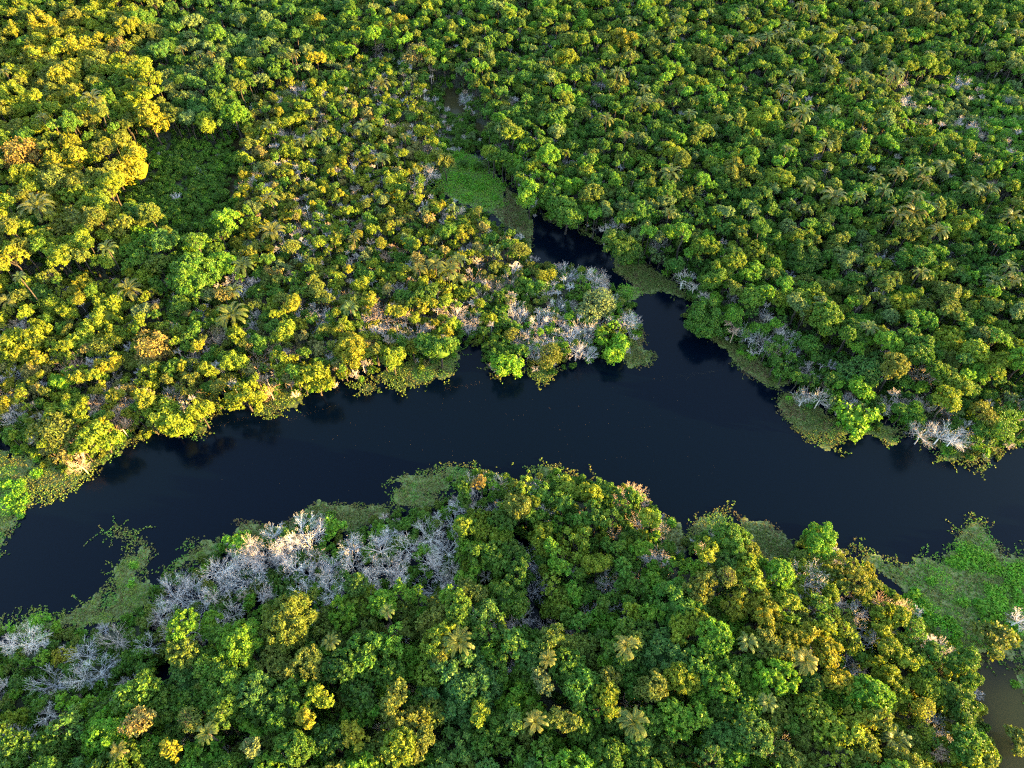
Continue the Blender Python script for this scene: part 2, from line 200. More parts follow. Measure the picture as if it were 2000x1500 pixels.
# ------------------------------------------------------------------ mesh helpers
def mesh_np(name, V, F, mat=None, cols=None, colname='col', smooth=False, mats=None, midx=None):
    """V (n,3); F (m,k) array or list of such arrays with k = 3 or 4."""
    me = bpy.data.meshes.new(name)
    Fs = F if isinstance(F, list) else [F]
    Fs = [np.asarray(f, np.int32) for f in Fs if len(f)]
    V = np.asarray(V, np.float32)
    loops = np.concatenate([f.ravel() for f in Fs]); tot = np.concatenate([np.full(len(f), f.shape[1], np.int32) for f in Fs])
    me.vertices.add(len(V)); me.vertices.foreach_set('co', V.ravel())
    me.loops.add(len(loops)); me.loops.foreach_set('vertex_index', loops)
    me.polygons.add(len(tot)); me.polygons.foreach_set('loop_start', np.concatenate([[0], np.cumsum(tot)[:-1]]).astype(np.int32))
    me.update(calc_edges=True)
    for m in (mats or ([mat] if mat else [])): me.materials.append(m)
    if midx is not None: me.polygons.foreach_set('material_index', np.asarray(midx, np.int32))
    if smooth: me.polygons.foreach_set('use_smooth', np.ones(len(tot), bool))
    if cols is not None:
        a = me.color_attributes.new(colname, 'FLOAT_COLOR', 'POINT')
        a.data.foreach_set('color', np.concatenate([np.asarray(cols, np.float32), np.ones((len(V), 1), np.float32)], 1).ravel())
    return me
def link(name, data, parent=None):
    o = bpy.data.objects.new(name, data); COL.objects.link(o)
    if parent: o.parent = parent
    return o
def unit(a):
    return a / (np.linalg.norm(a, axis=-1, keepdims=True) + 1e-9)
def rosettes(P, N, size, leaves, r, spread=0.75, aspect=0.55):
    """Small leaf rosettes at P facing N: each a few pointed leaves. Returns V, F(quads)."""
    n = len(P)
    t = unit(np.cross(N, r.normal(size=(n, 3)))); b = np.cross(N, t)
    Vs = []
    for k in range(leaves):
        a = 2 * math.pi * k / leaves + r.random(n) * 0.9
        d = np.cos(a)[:, None] * t + np.sin(a)[:, None] * b
        d = unit(d * spread + N * (r.random((n, 1)) * 0.9 - 0.15))
        L = size * (0.7 + 0.6 * r.random((n, 1)))
        s = unit(np.cross(N, d)) * L * aspect * 0.5 + N * (r.normal(size=(n, 1)) * 0.1) * L
        base = P - d * L * 0.1
        Vs.append(np.stack([base, base + d * L * 0.55 + s, base + d * L, base + d * L * 0.55 - s], 1))
    V = np.concatenate(Vs, 0).reshape(-1, 3)
    return V, np.arange(len(V), dtype=np.int32).reshape(-1, 4)
_ico = None
def ico():
    global _ico
    if _ico is None:
        import bmesh
        bm = bmesh.new(); bmesh.ops.create_icosphere(bm, subdivisions=2, radius=1.0)
        bm.verts.index_update()
        _ico = (np.array([v.co[:] for v in bm.verts]), np.array([[v.index for v in f.verts] for f in bm.faces])); bm.free()
    return _ico
def tubes(segs, sides=4):
    """segs: list of (p0, p1, r0, r1). Returns V, F."""
    if not segs: return np.zeros((0, 3)), np.zeros((0, 4), int)
    A = np.array([s[0] for s in segs], float); B = np.array([s[1] for s in segs], float)
    r0 = np.array([s[2] for s in segs])[:, None]; r1 = np.array([s[3] for s in segs])[:, None]
    d = unit(B - A); h = np.where(np.abs(d[:, 2:3]) > 0.9, np.array([[1., 0, 0]]), np.array([[0, 0, 1.]]))
    t = unit(np.cross(d, h)); b = np.cross(d, t); n = len(segs); rings = []
    for P, r in ((A, r0), (B, r1)):
        for k in range(sides):
            a = 2 * math.pi * k / sides
            rings.append(P + (math.cos(a) * t + math.sin(a) * b) * r)
    V = np.stack(rings, 1).reshape(-1, 3)                       # n * 2*sides
    F = []
    for k in range(sides):
        k2 = (k + 1) % sides
        F.append(np.stack([np.arange(n) * 2 * sides + i for i in (k, k2, sides + k2, sides + k)], 1))
    return V, np.concatenate(F, 0)

# ------------------------------------------------------------------ materials
def new_mat(name):
    m = bpy.data.materials.new(name); m.use_nodes = True
    nt = m.node_tree; nt.nodes.clear()
    out = nt.nodes.new('ShaderNodeOutputMaterial')
    return m, nt, out
def leaf_mat(name, attr, kind, trans=0.28, rough=0.5, lo=0.62, hi=1.38):
    m, nt, out = new_mat(name); N, L = nt.nodes, nt.links
    a = N.new('ShaderNodeAttribute'); a.attribute_type = kind; a.attribute_name = attr
    g = N.new('ShaderNodeNewGeometry')
    mr = N.new('ShaderNodeMapRange'); mr.inputs['To Min'].default_value = lo; mr.inputs['To Max'].default_value = hi
    L.new(g.outputs['Random Per Island'], mr.inputs['Value'])
    hs = N.new('ShaderNodeHueSaturation'); L.new(a.outputs['Color'], hs.inputs['Color']); L.new(mr.outputs[0], hs.inputs['Value'])
    # whole sprays differ in hue: slow noise over the crown
    tc = N.new('ShaderNodeTexCoord'); nz = N.new('ShaderNodeTexNoise'); nz.inputs['Scale'].default_value = 0.9
    L.new(tc.outputs['Object'], nz.inputs['Vector'])
    mh = N.new('ShaderNodeMapRange'); mh.inputs['From Min'].default_value = .3; mh.inputs['From Max'].default_value = .7
    mh.inputs['To Min'].default_value = 0.472; mh.inputs['To Max'].default_value = 0.522
    L.new(nz.outputs['Fac'], mh.inputs['Value']); L.new(mh.outputs[0], hs.inputs['Hue'])
    p = N.new('ShaderNodeBsdfPrincipled'); p.inputs['Roughness'].default_value = rough
    p.inputs['Specular IOR Level'].default_value = 0.12
    L.new(hs.outputs['Color'], p.inputs['Base Color'])
    t = N.new('ShaderNodeBsdfTranslucent')
    mx = N.new('ShaderNodeMixRGB'); mx.blend_type = 'MULTIPLY'; mx.inputs[0].default_value = 1.0; mx.inputs[2].default_value = (1.5, 1.5, 0.7, 1)
    L.new(hs.outputs['Color'], mx.inputs[1]); L.new(mx.outputs[0], t.inputs['Color'])
    ms = N.new('ShaderNodeMixShader'); ms.inputs[0].default_value = trans
    L.new(p.outputs[0], ms.inputs[1]); L.new(t.outputs[0], ms.inputs[2]); L.new(ms.outputs[0], out.inputs['Surface'])
    return m
def bark_mat(name, attr=None, base=(.040, .033, .028), scale=3.0):
    m, nt, out = new_mat(name); N, L = nt.nodes, nt.links
    p = N.new('ShaderNodeBsdfPrincipled'); p.inputs['Roughness'].default_value = 0.85; p.inputs['Specular IOR Level'].default_value = 0.15
    tc = N.new('ShaderNodeTexCoord'); nz = N.new('ShaderNodeTexNoise'); nz.inputs['Scale'].default_value = scale; nz.inputs['Detail'].default_value = 3
    L.new(tc.outputs['Object'], nz.inputs['Vector'])
    mr = N.new('ShaderNodeMapRange'); mr.inputs['From Min'].default_value = .3; mr.inputs['From Max'].default_value = .7; mr.inputs['To Min'].default_value = 0.6; mr.inputs['To Max'].default_value = 1.25
    L.new(nz.outputs['Fac'], mr.inputs['Value'])
    hs = N.new('ShaderNodeHueSaturation'); L.new(mr.outputs[0], hs.inputs['Value'])
    if attr:
        a = N.new('ShaderNodeAttribute'); a.attribute_type = 'INSTANCER'; a.attribute_name = attr; L.new(a.outputs['Color'], hs.inputs['Color'])
    else: hs.inputs['Color'].default_value = (*base, 1)
    L.new(hs.outputs['Color'], p.inputs['Base Color']); L.new(p.outputs[0], out.inputs['Surface'])
    return m
M_LEAF = leaf_mat('leaf', 'tint', 'INSTANCER')
M_WEED = leaf_mat('weed_leaf', 'col', 'GEOMETRY', trans=0.2, rough=0.6, lo=0.6, hi=1.4)
M_FROND = leaf_mat('palm_frond', 'tint', 'INSTANCER', trans=0.2, rough=0.35, lo=0.75, hi=1.25)
M_BARK = bark_mat('bark')
M_TWIG = bark_mat('bare_bark', 'tint', scale=1.2)

def ground_mat():
    m, nt, out = new_mat('forest_floor'); N, L = nt.nodes, nt.links
    p = N.new('ShaderNodeBsdfPrincipled'); p.inputs['Roughness'].default_value = 0.95
    tc = N.new('ShaderNodeTexCoord'); nz = N.new('ShaderNodeTexNoise'); nz.inputs['Scale'].default_value = 0.35; nz.inputs['Detail'].default_value = 8
    L.new(tc.outputs['Object'], nz.inputs['Vector'])
    cr = N.new('ShaderNodeValToRGB'); e = cr.color_ramp.elements
    e[0].position = .35; e[0].color = (.018, .016, .010, 1); e[1].position = .7; e[1].color = (.03, .04, .014, 1)
    L.new(nz.outputs['Fac'], cr.inputs[0]); L.new(cr.outputs[0], p.inputs['Base Color'])
    b = N.new('ShaderNodeBump'); b.inputs['Distance'].default_value = 0.15; L.new(nz.outputs['Fac'], b.inputs['Height']); L.new(b.outputs[0], p.inputs['Normal'])
    L.new(p.outputs[0], out.inputs['Surface']); return m
def water_mat():
    m, nt, out = new_mat('black_water'); N, L = nt.nodes, nt.links
    p = N.new('ShaderNodeBsdfPrincipled'); p.inputs['Roughness'].default_value = 0.16; p.inputs['IOR'].default_value = 1.33; p.inputs['Specular IOR Level'].default_value = 0.17
    tc = N.new('ShaderNodeTexCoord')
    # muddier water near the marsh: silt in suspension
    nz = N.new('ShaderNodeTexNoise'); nz.inputs['Scale'].default_value = 0.02; nz.inputs['Detail'].default_value = 3; L.new(tc.outputs['Object'], nz.inputs['Vector'])
    cr = N.new('ShaderNodeValToRGB'); e = cr.color_ramp.elements
    e[0].position = .3; e[0].color = (.0003, .0016, .0048, 1); e[1].position = .75; e[1].color = (.0004, .0018, .0044, 1)
    L.new(nz.outputs['Fac'], cr.inputs[0])
    at = N.new('ShaderNodeAttribute'); at.attribute_name = 'silt'
    mx = N.new('ShaderNodeMixRGB'); L.new(at.outputs['Fac'], mx.inputs[0]); L.new(cr.outputs[0], mx.inputs[1]); mx.inputs[2].default_value = (.040, .034, .013, 1)
    sm = N.new('ShaderNodeMapRange'); sm.inputs['To Min'].default_value = .13; sm.inputs['To Max'].default_value = .06; L.new(at.outputs['Fac'], sm.inputs['Value']); L.new(sm.outputs[0], p.inputs['Specular IOR Level'])
    L.new(mx.outputs[0], p.inputs['Base Color'])
    n2 = N.new('ShaderNodeTexNoise'); n2.inputs['Scale'].default_value = 1.1; n2.inputs['Detail'].default_value = 3; L.new(tc.outputs['Object'], n2.inputs['Vector'])
    b = N.new('ShaderNodeBump'); b.inputs['Strength'].default_value = 0.12; b.inputs['Distance'].default_value = 0.05
    L.new(n2.outputs['Fac'], b.inputs['Height']); L.new(b.outputs[0], p.inputs['Normal'])
    L.new(p.outputs[0], out.inputs['Surface']); return m
def matbase_mat():
    m, nt, out = new_mat('weed_bed'); N, L = nt.nodes, nt.links
    p = N.new('ShaderNodeBsdfPrincipled'); p.inputs['Roughness'].default_value = 0.7
    tc = N.new('ShaderNodeTexCoord'); nz = N.new('ShaderNodeTexNoise'); nz.inputs['Scale'].default_value = 1.2; nz.inputs['Detail'].default_value = 8; nz.inputs['Roughness'].default_value = .75
    L.new(tc.outputs['Object'], nz.inputs['Vector'])
    cr = N.new('ShaderNodeValToRGB'); e = cr.color_ramp.elements
    e[0].position = .35; e[0].color = (.036, .046, .008, 1); e[1].position = .68; e[1].color = (.110, .135, .014, 1)
    L.new(nz.outputs['Fac'], cr.inputs[0]); L.new(cr.outputs[0], p.inputs['Base Color'])
    L.new(p.outputs[0], out.inputs['Surface']); return m

# ------------------------------------------------------------------ setting: ground and water
FW = [wpoly(F_TOP, .6), wpoly(F_BOT, .6), wpoly(F_RIGHT, .6)]
FPIX = [F_TOP, F_BOT, F_RIGHT]
MUDW = [wpoly(p, 0.3) for p in MUD_GAPS]; SWW = [wpoly(p, 0.3) for p in SWAMP]
def in_forest(x, y):
    r = np.zeros(np.shape(x), bool)
    for p in FW: r |= inside(x, y, p)
    return r
gx = np.arange(-420, 421, 2.5); gy = np.arange(-70, 640, 2.5)
GX, GY = np.meshgrid(gx, gy); fx, fy = GX.ravel(), GY.ravel()
df = np.full(fx.shape, -1e9)
for p in FW:
    d = edge_dist(fx, fy, p); df = np.maximum(df, np.where(inside(fx, fy, p), d, -d))
gz = np.clip(0.16 * df - 0.25, -1.6, 0.65) + (fnoise(fx, fy, 9) - .5) * 0.5
for p, k in [(q, 1.6) for q in MUDW] + [(q, 0.75) for q in SWW]:
    d = edge_dist(fx, fy, p); gz -= k * np.where(inside(fx, fy, p), 1.0, np.clip(1 - d / 2.5, 0, 1))
nx, ny = len(gx), len(gy)
idx = np.arange(nx * ny).reshape(ny, nx)
Fg = np.stack([idx[:-1, :-1], idx[:-1, 1:], idx[1:, 1:], idx[1:, :-1]], -1).reshape(-1, 4)
V = np.stack([fx, fy, gz], 1)
# skirt out to the horizon
b0 = len(V); S = 9000.0
V = np.concatenate([V, [(-S, -S, .4), (S, -S, .4), (S, S, .4), (-S, S, .4)]])
c00, c10, c11, c01 = idx[0, 0], idx[0, -1], idx[-1, -1], idx[-1, 0]
for i in (c00, c10, c11, c01): V[i, 2] = .4
Fs = [(b0, b0 + 1, c10, c00), (b0 + 1, b0 + 2, c11, c10), (b0 + 2, b0 + 3, c01, c11), (b0 + 3, b0, c00, c01)]
ground = link('ground', mesh_np('ground', V, [Fg, np.array(Fs)], ground_mat(), smooth=True)); ground['kind'] = 'structure'
# water: a sheet at z = 0 over the grid area
wx = np.arange(-420, 421, 6.0); wy = np.arange(-70, 640, 6.0)
WX, WY = np.meshgrid(wx, wy); a, b = WX.ravel(), WY.ravel(); wi = np.arange(len(a)).reshape(len(wy), len(wx))
silt_poly = wpoly([(1880, 1270), (2000, 1285), (2200, 1240), (2300, 1800), (1900, 1800), (1905, 1400)])
silt = np.where(inside(a, b, silt_poly), np.clip(edge_dist(a, b, silt_poly) / 4, 0, 1), 0) * (0.75 + 0.4 * fnoise(a, b, 12))
for p in MUDW[:5]: silt = np.maximum(silt, np.where(inside(a, b, p), .9, np.clip(1 - edge_dist(a, b, p) / 8, 0, .9)))
wm = mesh_np('water', np.stack([a, b, a * 0], 1), np.stack([wi[:-1, :-1], wi[:-1, 1:], wi[1:, 1:], wi[1:, :-1]], -1).reshape(-1, 4), water_mat())
at = wm.attributes.new('silt', 'FLOAT', 'POINT'); at.data.foreach_set('value', silt.astype(np.float32))
water = link('river', wm); water['kind'] = 'structure'

# ------------------------------------------------------------------ tree kit (built once, in metres)
def crown_mesh(habit, R, seed):
    """Leaf crown, base at z = 0: lobes covered with leaf rosettes over a rough inner core. Returns V, F list."""
    r = np.random.default_rng(seed)
    if habit == 'A': nl, lr, rz, size, lv, dens = int(16 + 6 * R), .21, .80, .29, 5, 12.0
    elif habit == 'F': nl, lr, rz, size, lv, dens = int(40 + 14 * R), .17, .80, .28, 5, 13.0
    elif habit == 'B': nl, lr, rz, size, lv, dens = int(12 + 3.5 * R), .19, .85, .30, 5, 12.0
    elif habit == 'C': nl, lr, rz, size, lv, dens = int(12 + 4 * R), .25, 1.0, .29, 5, 12.0
    elif habit == 'D': nl, lr, rz, size, lv, dens = int(8 + 3 * R), .34, .75, .26, 4, 8.5
    else: nl, lr, rz, size, lv, dens = int(7 + 2 * R), .40, .60, .32, 5, 8.0
    sx, sy = 1 + r.normal() * .12, 1 + r.normal() * .12
    nd = {'A': 3, 'B': 4, 'C': 3, 'D': 2, 'E': 3, 'F': 1}[habit] + (1 if R > 3 and habit != 'F' else 0)
    los = []
    for q in range(nd):                                        # sub-domes, each with its own lobes
        if nd == 1: oc, orr = np.zeros(3), 1.0
        else:
            an = q * 6.283 / nd + r.normal() * .5; od = .46 * (.75 + .5 * r.random())
            oc = np.array([math.cos(an) * od, math.sin(an) * od, r.normal() * .16]); orr = .50 + .20 * r.random()
            if q == 0 and r.random() < .7: oc = np.array([r.normal() * .1, r.normal() * .1, .18]); orr = .66
        m = max(4, int(nl * orr * orr / (1.0 if nd == 1 else .95 * nd * .36)) if nd == 1 else int(nl * orr / (nd * .5)))
        i = np.arange(m) + .5; zc = 1 - 1.22 * i / m; ph = i * 2.39996 + r.random() * 6.28
        d = np.stack([np.sqrt(np.clip(1 - zc ** 2, 0, 1)) * np.cos(ph), np.sqrt(np.clip(1 - zc ** 2, 0, 1)) * np.sin(ph), zc], 1)
        d = unit(d + r.normal(size=d.shape) * .2)
        jit = .10 if habit in 'AF' else .18
        los.append((oc + d * ((orr - lr * .7) * (1 + r.normal(size=m) * jit))[:, None]) * np.array([R * sx, R * sy, R * rz]) + np.array([0, 0, R * rz * .38]))
    lo = np.concatenate(los); nl = len(lo)
    lrad = R * lr * (0.60 + .75 * r.random(nl))
    Vs, Fs, off = [], [], 0
    iv, iF = ico()
    cen = np.array([0, 0, R * rz * .25])
    for c, q in zip(lo, lrad):
        n = max(8, int(dens * q * q * 6.0))
        dd = unit(r.normal(size=(n, 3)) + unit(c - cen) * .85 + np.array([0, 0, .25]))
        P = c + dd * q * (.70 + .52 * r.random((n, 1)))
        Nn = unit(dd * 1.0 + r.normal(size=(n, 3)) * .60 + np.array([0, 0, .25]))
        v, f = rosettes(P, Nn, size, lv, r)
        Vs.append(v); Fs.append(f + off); off += len(v)
        if habit != 'D':
            kq = .5 if habit == 'B' else .62
            v = c + iv * q * kq * (1 + r.normal(size=(len(iv), 1)) * .10)
            Vs.append(v); Fs.append(iF + off); off += len(v)
    if habit in 'AFCE':
        v = np.array([0, 0, R * rz * .30]) + iv * np.array([R * sx, R * sy, R * rz]) * (.55 if nd == 1 else .46) * (1 + r.normal(size=(len(iv), 1)) * .08)
        Vs.append(v); Fs.append(iF + off); off += len(v)
    quads = [f for f in Fs if f.shape[1] == 4]; tris = [f for f in Fs if f.shape[1] == 3]
    segs = []
    if habit in 'BD':                                           # limbs showing through open crowns
        for c in lo[::1]:
            m = c * .5 + r.normal(size=3) * .12 * R
            segs += [((0, 0, -.1 * R), m, .05 * R * .5, .03 * R * .5), (m, c * 1.04, .03 * R * .5, .014)]
            for _ in range(4 if habit == 'D' else 1):
                segs.append((m + (c - m) * r.random(), c + unit(r.normal(size=3)) * R * lr * 1.1, .02, .012))
    V = np.concatenate(Vs); F = [np.concatenate(quads)] + ([np.concatenate(tris)] if tris else [])
    return V, F, segs
def trunk_segs(R, length, seed):
    r = np.random.default_rng(seed + 999); segs = []; p = np.array([0., 0, -length]); rr = .07 * R + .05; n = 5
    for k in range(n):
        q = np.array([r.normal() * .05 * R, r.normal() * .05 * R, -length + (length + .25 * R) * (k + 1) / n]); r2 = rr * .88
        segs.append((p, q, rr * (1.5 if k == 0 else 1), r2)); p, rr = q, r2
    for k in range(6):
        a = k * 2.4 + r.random(); e = np.array([math.cos(a) * R * .62, math.sin(a) * R * .62, R * (.3 + .3 * r.random())])
        m = e * np.array([.45, .45, .7]) + np.array([0, 0, -.1 * R]); s = np.array([0, 0, -.25 * R + .06 * k * R])
        segs += [(s, m, rr * .75, rr * .5), (m, e, rr * .5, .02)]
    return segs
KIT = {}          # habit -> list of dict(R, top, crown, trunk, joined)
seed = 100
for habit, radii in (('A', (1.7, 1.9, 2.3, 2.6, 3.0, 3.4, 4.2, 5.2)), ('F', (2.2, 2.8, 3.4, 4.2, 5.4)), ('B', (1.5, 1.9, 2.6, 3.6)), ('C', (1.1, 1.3, 1.5, 1.8, 2.1, 2.4, 2.8, 3.4)), ('D', (1.5, 2.0, 2.6, 3.4)), ('E', (1.0, 1.2, 1.5, 1.9))):
    KIT[habit] = []
    for R in radii:
        seed += 7
        cv, cf, segs = crown_mesh(habit, R, seed)
        tv, tf = tubes(trunk_segs(R, 2.4 * R + 2, seed), 6)
        if segs:
            sv, sf = tubes(segs, 4); lv, lf = np.concatenate([tv, sv]), np.concatenate([tf, sf + len(tv)])
        else: lv, lf = tv, tf
        crown = mesh_np('crown_' + habit, cv, cf, M_LEAF)
        trunk = mesh_np('trunk_' + habit, lv, lf, M_BARK, smooth=True)
        nF = sum(len(f) for f in cf)
        joined = mesh_np('tree_' + habit, np.concatenate([cv, lv]), [cf[0], np.concatenate([cf[1]]) if len(cf) > 1 else np.zeros((0, 3), int), lf + len(cv)],
                         mats=[M_LEAF, M_BARK], midx=[0] * nF + [1] * len(lf))
        KIT[habit].append(dict(R=R, top=float(cv[:, 2].max()), crown=crown, trunk=trunk, joined=joined))
# bare trees: a short trunk that forks again and again into a wide fan of twigs
def bare_tree(R, seed, levels=4):
    r = np.random.default_rng(seed); trunk, fine = [], []
    LEN = (0, .56 * R, .40 * R, .26 * R, .17 * R, .11 * R); RAD = (0, .009 * R + .014, .005 * R + .011, .013, .010, .008)
    def grow(p, d, lev, k0):
        n = 4 if lev == 1 else 3 if lev == 2 else 2; q = p; L = LEN[lev] * k0; r0 = RAD[lev]
        for k in range(n):
            d = unit(d + r.normal(size=3) * .13 + np.array([0, 0, .05 if lev < 3 else .0]))
            e = q + d * L / n; (trunk if lev < 2 else fine).append((q, e, r0 * (1 - .45 * k / n), r0 * (1 - .45 * (k + 1) / n))); q = e
            if lev < levels:
                for _ in range(1 if r.random() < .92 else 2):
                    grow(q - (e - p) * 0, unit(d + unit(r.normal(size=3)) * .85 + np.array([0, 0, .10])), lev + 1, .75 + .45 * r.random())
        if lev < levels: grow(q, unit(d + unit(r.normal(size=3)) * .35), lev + 1, 1.0)
    n0 = 5 + int(r.random() * 3)
    base = np.array([0, 0, -.45 * R]); fork = np.array([r.normal() * .06 * R, r.normal() * .06 * R, .02 * R])
    trunk.append((np.array([0, 0, -2.2 * R]), base, .035 * R + .05, .03 * R + .04)); trunk.append((base, fork, .03 * R + .04, .024 * R + .03))
    for k in range(n0):
        a = k * 6.283 / n0 + r.normal() * .25; tl = .55 + .75 * r.random()
        grow(fork, unit(np.array([math.cos(a) * tl, math.sin(a) * tl, .62])), 1, .85 + .3 * r.random())
    return trunk, fine
BKIT = []
for k, (R, lv) in enumerate(((1.6, 4), (2.2, 4), (2.6, 4), (3.0, 4), (3.4, 5), (4.0, 5), (2.4, 4), (3.0, 4))):
    tr, fi = bare_tree(R, 4000 + 13 * k, lv)
    tv, tf = tubes(tr, 6); fv, ff = tubes(fi, 3)
    ext = float(np.percentile(np.hypot(fv[:, 0], fv[:, 1]), 96)); top = float(fv[:, 2].max())
    BKIT.append(dict(R=ext, top=top, trunk=mesh_np('bare_trunk', tv, tf, M_TWIG, smooth=True), branches=mesh_np('bare_branches', fv, ff, M_TWIG),
                     joined=mesh_np('bare_shrub', np.concatenate([tv, fv]), [tf, ff + len(tv)], M_TWIG)))
# palm frond along +X, arching; and a palm stem
def frond_mesh(seed, L=3.0, lift=.9, n=15):
    r = np.random.default_rng(seed); Q, F, pts = [], [], []
    p = np.array([0., 0, 0]); ang = lift
    for k in range(n + 1):
        pts.append(p.copy()); p = p + np.array([math.cos(ang), 0, math.sin(ang)]) * L / n; ang -= (1.45 + .3 * r.random()) / n * (1 + .8 * k / n)
    tv, tf = tubes([(pts[k], pts[k + 1], .045 * (1 - k / n) + .012, .045 * (1 - (k + 1) / n) + .012) for k in range(n)], 3)
    off = 0
    for k in range(2, n + 1):
        t = k / n; w = .52 * math.sin(math.pi * min(1, .10 + .84 * t)) ** .7 * L / 3
        tan = unit(pts[k] - pts[k - 1])
        for s in (-1, 1):
            for j in range(2):
                b0 = pts[k] - tan * (.11 * j * L / 3); d = unit(tan * (.75 + .2 * r.random()) + np.array([0, s * 1.0, 0]) + np.array([0, 0, .28 - .35 * r.random()]))
                wd = tan * .060 * L / 3; e = b0 + d * w * (.85 + .3 * r.random()) + np.array([0, 0, -.10 * w])
                mdl = (b0 + e) / 2 + np.array([0, 0, .05])
                Q += [b0, mdl + wd, e, mdl - wd]; F.append([off, off + 1, off + 2, off + 3]); off += 4
    V = np.concatenate([np.array(Q), tv]); return V, [np.array(F), tf + len(Q)]
FROND = []
for k, lift in enumerate((1.25, 1.0, .7, .35)):
    v, f = frond_mesh(50 + k, 3.0, lift); FROND.append((v, f, mesh_np('frond', v, f, M_FROND)))
def palm_layout(seed):
    r = random.Random(seed); out = []
    n = 17
    for k in range(n):
        a = k * 2.39996 + r.uniform(-.2, .2); c = 0 if k < 5 else 1 if k < 10 else 2 if k < 14 else 3
        out.append((c, a, r.uniform(.85, 1.12), r.uniform(-.12, .12)))
    return out
tv, tf = tubes([((0, 0, -14.0), (.1, 0, -9), .2, .17), ((.1, 0, -9), (.12, .08, -4), .17, .15), ((.12, .08, -4), (0, 0, .05), .15, .17)], 7)
PALM_TRUNK = mesh_np('palm_trunk', tv, tf, M_BARK, smooth=True)
PCROWN = []
for s in range(3):
    Vs, F4, off = [], [], 0
    for c, a, sc_, tilt in palm_layout(s + 77):
        v, f, _ = FROND[c]; ca, sa = math.cos(a), math.sin(a)
        w = np.stack([v[:, 0] * ca - v[:, 1] * sa, v[:, 0] * sa + v[:, 1] * ca, v[:, 2]], 1) * sc_
        Vs.append(w); F4 += [q + off for q in f]; off += len(w)
    PCROWN.append(mesh_np('palm_crown', np.concatenate(Vs), F4, M_FROND))

# ------------------------------------------------------------------ placing trees
def region_of(u, v):
    for r in REG:
        if inside(np.array([u]), np.array([v]), r[1])[0]: return r
    return REG[-1]
def regions_of(us, vs):
    out = np.full(np.shape(us), len(REG) - 1)
    for i in range(len(REG) - 1, -1, -1): out[inside(us, vs, REG[i][1])] = i
    return out
def jitter_tint(t, amt=.16, blend=0.0, base=(.058, .112, .013)):
    c = np.array(TINT[t]) if isinstance(t, str) else np.array(t)
    c = c * (1 - blend) + np.array(base) * blend
    k = 1 + random.uniform(-amt, amt); m = random.uniform(-.08, .08)
    return (float(c[0] * k * (1 + m)), float(c[1] * k), float(c[2] * k * (1 - m)))
grid = {}
CELL = 6.0
def put(x, y, R): grid.setdefault((int(x // CELL), int(y // CELL)), []).append((x, y, R))
def clear(x, y, R, f):
    i, j = int(x // CELL), int(y // CELL)
    for a in range(i - 2, i + 3):
        for b in range(j - 2, j + 3):
            for (px, py, pr) in grid.get((a, b), ()):
                if (px - x) ** 2 + (py - y) ** 2 < (f * (pr + R)) ** 2: return False
    return True
trees, bares, palms = [], [], []         # dicts
for tok in TREES.split():
    u, v, d, hb, tn = tok.split(','); u, v, d = float(u), float(v), float(d)
    if d <= 0: continue
    rg = region_of(u, v); h = rg[2][0] + (rg[2][1] - rg[2][0]) * .75
    x, y = unproject(u, v, h * .75); R = d / 2 / project(x, y, h * .75)[2]
    h = max(h * (1.0 + .12 * random.random()), 1.5 * R if hb != 'E' else 1.1 * R) + max(0, R - rg[3][1]) * .6
    if hb == 'E': h = min(h, 1.6 * R + .8)
    x, y = unproject(u, v, h - .55 * R)
    trees.append(dict(x=float(x), y=float(y), h=h, R=R, hb=hb, tn=tn, hand=True, rg=rg[0])); put(float(x), float(y), R * 1.18)
for tok in PALMS.split():
    u, v, d = [float(q) for q in tok.split(',')]
    rg = region_of(u, v); h = rg[2][1] * random.uniform(1.0, 1.14)
    x, y = unproject(u, v, h); R = .92 * d / 2 / project(x, y, h)[2]
    palms.append(dict(x=float(x), y=float(y), h=h, R=R, rg=rg[0])); put(float(x), float(y), R * .5)
for tok in BARE.split():
    pk = tok.endswith('p'); u, v, d = [float(q) for q in tok.rstrip('p').split(',')]
    rg = region_of(u, v); h = min(rg[2][1], 8.5) * (.9 + .15 * random.random())
    if rg[0] == 'thicket': h = 5.8 * (.9 + .3 * random.random())
    x, y = unproject(u, v, h * .72); R = 1.22 * d / 2 / project(x, y, h * .72)[2]
    h = max(min(h, 1.35 * R + 2.2), R * 1.3); x, y = unproject(u, v, h - .55 * R)
    bares.append(dict(x=float(x), y=float(y), h=h, R=R, pk=pk, hand=True, rg=rg[0])); put(float(x), float(y), R * (.85 if rg[0] in ('point', 'thicket') else .55))
for poly, n in (([(310, 1130), (480, 1062), (600, 1005), (690, 1050), (850, 1030), (900, 1060), (880, 1160), (700, 1150), (600, 1165), (450, 1215), (330, 1215)], 38), ([(990, 610), (1090, 525), (1170, 535), (1240, 620), (1150, 690), (1020, 690)], 18)):
    k = 0; xs_ = [p[0] for p in poly]; ys_ = [p[1] for p in poly]
    while k < n:
        u, v = random.uniform(min(xs_), max(xs_)), random.uniform(min(ys_), max(ys_))
        if not inside(np.array([u]), np.array([v]), poly)[0]: continue
        h = random.uniform(4.2, 6.0); x, y = [float(c) for c in unproject(u, v, h * .7)]; R = random.uniform(20, 32) / float(project(x, y, h * .7)[2])
        if not clear(x, y, R, .5): R *= .7
        bares.append(dict(x=x, y=y, h=h, R=R, pk=False, hand=True, rg=region_of(u, v)[0])); put(x, y, R * .6); k += 1
mass, brush = [], []
def candidates(n, y0=-45, y1=470):
    y = y0 + (y1 - y0) * rng.random(n); half = 70 + (np.clip(y, 0, None)) * .95
    x = (rng.random(n) * 2 - 1) * (half + 40); return x, y
MUDALL = MUDW
